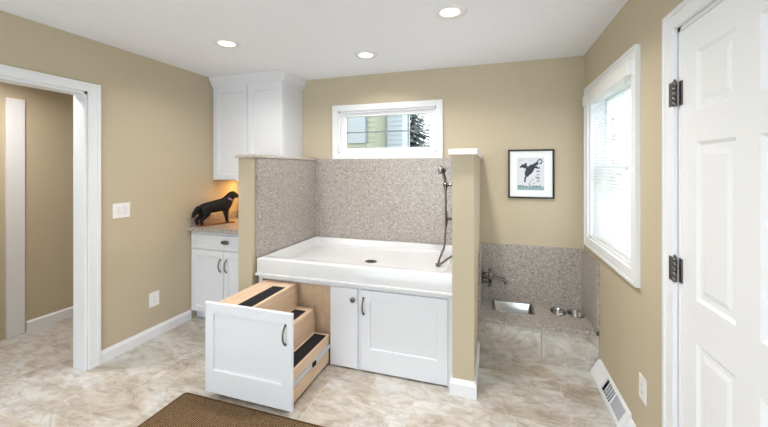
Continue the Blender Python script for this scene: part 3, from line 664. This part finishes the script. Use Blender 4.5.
A([(.01, .02), (.99, .02), (.99, .12), (.7, .15), (.4, .11), (.01, .17)], M['teal'], .0008)
blob(.47, .62, .23, .12, M['ink'], rot=.75)                      # body
stroke([(.38, .7), (.25, .75)], .055, M['ink']); blob(.24, .74, .085, .055, M['ink'], rot=-.3); blob(.14, .72, .045, .03, M['ink']); blob(.32, .8, .05, .035, M['ink'], rot=.5)
stroke([(.36, .55), (.33, .42), (.29, .33), (.3, .25)], .03, M['ink']); stroke([(.43, .52), (.38, .42)], .035, M['ink'])
stroke([(.6, .75), (.7, .81), (.78, .84)], .045, M['ink']); stroke([(.62, .7), (.76, .72)], .03, M['ink'])
stroke([(.72, .84), (.8, .93), (.88, .95), (.93, .89), (.9, .83), (.82, .83)], .016, M['ink'])
for k in range(5): stroke([(.72, .68-.1*k), (.84, .69-.1*k)], .014 if k % 2 else .02, M['pink'] if k in (2, 4) else M['ink'])
for cx, cy in ((.5, .26), (.57, .33), (.7, .4), (.63, .22), (.8, .3), (.45, .2)): blob(cx, cy, .035, .028, M['pink'], 10)
for k in range(7): stroke([(.08+.12*k, .12+.01*(k % 2)), (.15+.12*k, .16-.02*(k % 3))], .012, M['ink'])
blob(.5, .93, .02, .012, M['ink'], 8); stroke([(.08, .93), (.2, .93)], .01, M['teal'])
b.build('artwork', None, pc)

# ------------------------------------------------------------------ rug
b = MB(); rx0, rx1, ry0, ry1 = -1.94, -.5, .75, 1.775
b.loft([rr(rx0, rx1, ry0, ry1, .02, .001), rr(rx0, rx1, ry0, ry1, .02, .007), rr(rx0+.006, rx1-.006, ry0+.006, ry1-.006, .02, .010)], m=M['rugedge'], smooth=True)
b.loft([rr(rx0+.006, rx1-.006, ry0+.006, ry1-.006, .02, .010), rr(rx0+.018, rx1-.018, ry0+.018, ry1-.018, .01, .010)], m=M['rugedge'])
b.mi(M['rug']); f = b._face([b.bm.verts.new(p) for p in rr(rx0+.018, rx1-.018, ry0+.018, ry1-.018, .01, .0105)], b.mi(M['rug']))
b.build('rug', None, tag=('dark brown woven mat on the tile floor before the open drawer', 'rug'))

# ------------------------------------------------------------------ recessed lights
LT = [(-1.95, 2.157, 'recessed ceiling light nearest the left wall, before the wall cabinet'), (-1.03, 2.73, 'recessed ceiling light in the middle, nearest the small back window'),
      (-.257, 2.139, 'recessed ceiling light furthest right, largest in view'), (-1.95, .2, 'unseen recessed light added for fill behind the viewpoint on the left'), (-.4, .2, 'unseen recessed light added for fill behind the viewpoint on the right'), (-3.45, 1.5, 'unseen recessed light added to brighten the hall beyond the left doorway')]  # lights behind the viewpoint and in the hall are unseen, added for fill
for x, y, lab in LT:
    t = thing('ceiling_light', lab, 'ceiling light', (x, y, H-.02), 'recessed ceiling lights')
    hall = x < -3
    b = MB(); b.lathe((x, y, H), [(.062, -.004), (.08, -.007), (.098, -.006), (.102, -.0005)], 36); b.build('trim_ring', M['white'], t)
    b = MB(); b.lathe((x, y, H), [(.0625, -.0045), (.058, -.0015)], 36); b.build('reflector', M['reflector'], t)
    b = MB(); b.lathe((x, y, H), [(0, -.007), (.03, -.0065), (.05, -.004), (.061, -.0015)], 36); b.build('lens', M['lamp'], t)
    ld = bpy.data.lights.new('lamp', 'AREA'); ld.shape = 'DISK'; ld.size = .11; ld.energy = 14 if hall else 13.5 if x == -.257 else 5.6 if x == -1.03 else 6.6; ld.color = (1, .95, .9); ld.spread = math.radians(150)
    lo = bpy.data.objects.new('lamp', ld); C.objects.link(lo); lo.parent = t; lo.location = (0, 0, .008)

# ------------------------------------------------------------------ outside
b = MB(); b.box(-16, 12, YB+.16, 26, -.35, -.3); b.box(5.5, 12, -6, YB+.16, -.35, -.3); g_ = b.build('lawn', M['lawn']); struct(g_)
b = MB(); b.box(XR+.16, 5.5, -6, YB+.16, -.35, -.29); struct(b.build('path', mat('bounce_concrete', srgb(222, 220, 214), .8)))  # unseen pale ground added to bounce light up into the blind slats
def sided(b, x0, x1, y, z0, z1, m, step=.14):
    n = int((z1-z0)/step)
    for k in range(n):
        z = z0+k*step; b.prism([(y, z), (y-.022, z), (y-.004, z+step), (y, z+step)], x0, x1, 'X', m)
hs = thing('neighbouring_house', 'pale sided house seen through the small back window', 'house', (-6, 10, -.3))
b = MB(); b.box(-11, -3.13, 9.0, 11, -.3, 5.2); sided(b, -11, -3.12, 9.0, -.3, 5.2, None); b.build('cream_wing', M['siding'], hs)
b = MB(); b.box(-3.13, -2.62, 10, 11, -.3, 5.2); sided(b, -3.12, -2.60, 10.0, -.3, 5.2, None); b.build('white_wing', M['siding2'], hs)
b = MB(); b.prism([(8.6, 5.15), (11.3, 5.15), (10, 6.3)], -11.4, -2.4, 'X'); b.build('roof', M['roof'], hs)
b = MB(); b.box(-3.9, -3.35, 8.94, 9.02, 2.2, 3.6); b.build('window', mat('house_window', srgb(150, 156, 160), .4), hs)
def conifer(name, lab, x, y, h, r, seed, z0=-.3):
    random.seed(seed); t = thing(name, lab, 'tree', (x, y, z0))
    b = MB(); b.tube([(x, y, z0), (x, y, z0+h*.95)], (.1, .02), 8, sub=0); b.build('trunk', M['bark'], t)
    b = MB()
    for k in range(700):
        u = (k+.5)/700; zz = z0+h*(.08+.92*u); R = r*(1-u)*random.uniform(.65, 1.1)+.03; a = k*2.399+random.uniform(-.3, .3)
        L_ = R; w_ = .10+.22*(1-u); c, s_ = math.cos(a), math.sin(a); dz = -L_*.25
        for q in range(5):
            f0, f1 = q/5, (q+1)/5+.12; ww = w_*(1-.75*f0)*random.uniform(.6, 1.1)
            p = lambda f, side: (x+c*L_*f-s_*side, y+s_*L_*f+c*side, zz+dz*f+random.uniform(-.03, .03))
            vs = [b.bm.verts.new(v) for v in (p(f0, 0), p(f0+.1, ww/2), p(min(f1, 1.05), ww*.25), p(min(f1, 1.05), -ww*.25), p(f0+.1, -ww/2))]; b._face(vs)
    b.build('foliage', M['leaf'], t)
conifer('conifer_tree', 'grey-green conifer outside the small back window beyond the house', -3.1, 13.6, 5.4, 2.3, 3)
conifer('conifer_tree', 'dark conifer outside behind the slats of the right window', 3.22, 12.0, 5.6, .45, 5)

# ------------------------------------------------------------------ world sky + lamps
w = bpy.data.worlds.new('World'); bpy.context.scene.world = w; w.use_nodes = True
N = w.node_tree.nodes; L = w.node_tree.links; bg = N['Background']
tc = N.new('ShaderNodeTexCoord'); sp = N.new('ShaderNodeSeparateXYZ'); L.new(tc.outputs['Generated'], sp.inputs[0])
r = ramp(N, [(.0, (.45, .47, .45, 1)), (.49, (.75, .79, .80, 1)), (.52, (.93, .96, 1, 1)), (1, (.78, .88, 1, 1))])
mr = N.new('ShaderNodeMapRange'); mr.inputs[1].default_value = -1; L.new(sp.outputs[2], mr.inputs[0]); L.new(mr.outputs[0], r.inputs[0]); L.new(r.outputs[0], bg.inputs[0])
bg.inputs[1].default_value = 3.0
def area(name, loc, rot, sx_, sy_, e, col):
    ld = bpy.data.lights.new(name, 'AREA'); ld.shape = 'RECTANGLE'; ld.size = sx_; ld.size_y = sy_; ld.energy = e; ld.color = col
    o = bpy.data.objects.new(name, ld); C.objects.link(o); o.location = loc; o.rotation_euler = rot; return o
area('rear_window_fill', ((W3[0]+W3[1])/2, YF-.2, (W3[2]+W3[3])/2), (PI/2, 0, 0), 2.6, 1.7, 34, (.78, .89, 1))  # fill lamp added outside the unseen rear window
area('under_cabinet_glow', (-2.48, 3.245, 1.345), (0, 0, 0), .6, .03, 2.6, (1, .52, .16))
area('right_window_fill', (XR+1.25, 2.65, 2.95), (0, math.radians(52), 0), 1.4, 1.6, 42, (.93, .96, 1))  # lamp added above the right window, out of view, to brighten slats and nook

# ------------------------------------------------------------------ camera
cd = bpy.data.cameras.new('camera'); cam = bpy.data.objects.new('camera', cd); C.objects.link(cam)
cam.location = (0, 0, 1.478); cam.rotation_euler = (PI/2, 0, math.atan2(110, 345.3))
cd.sensor_width = 36; cd.lens = 36*345.3/768; cd.shift_y = -44.5/768; cd.clip_start = .05
sc = bpy.context.scene; sc.camera = cam
vs = sc.view_settings; vs.view_transform = 'Standard'; vs.look = 'None'; vs.gamma = 1; vs.use_curve_mapping = False; vs.exposure = .29
sc.cycles.use_denoising = True; sc.cycles.max_bounces = 10; sc.cycles.diffuse_bounces = 6; sc.cycles.transparent_max_bounces = 12
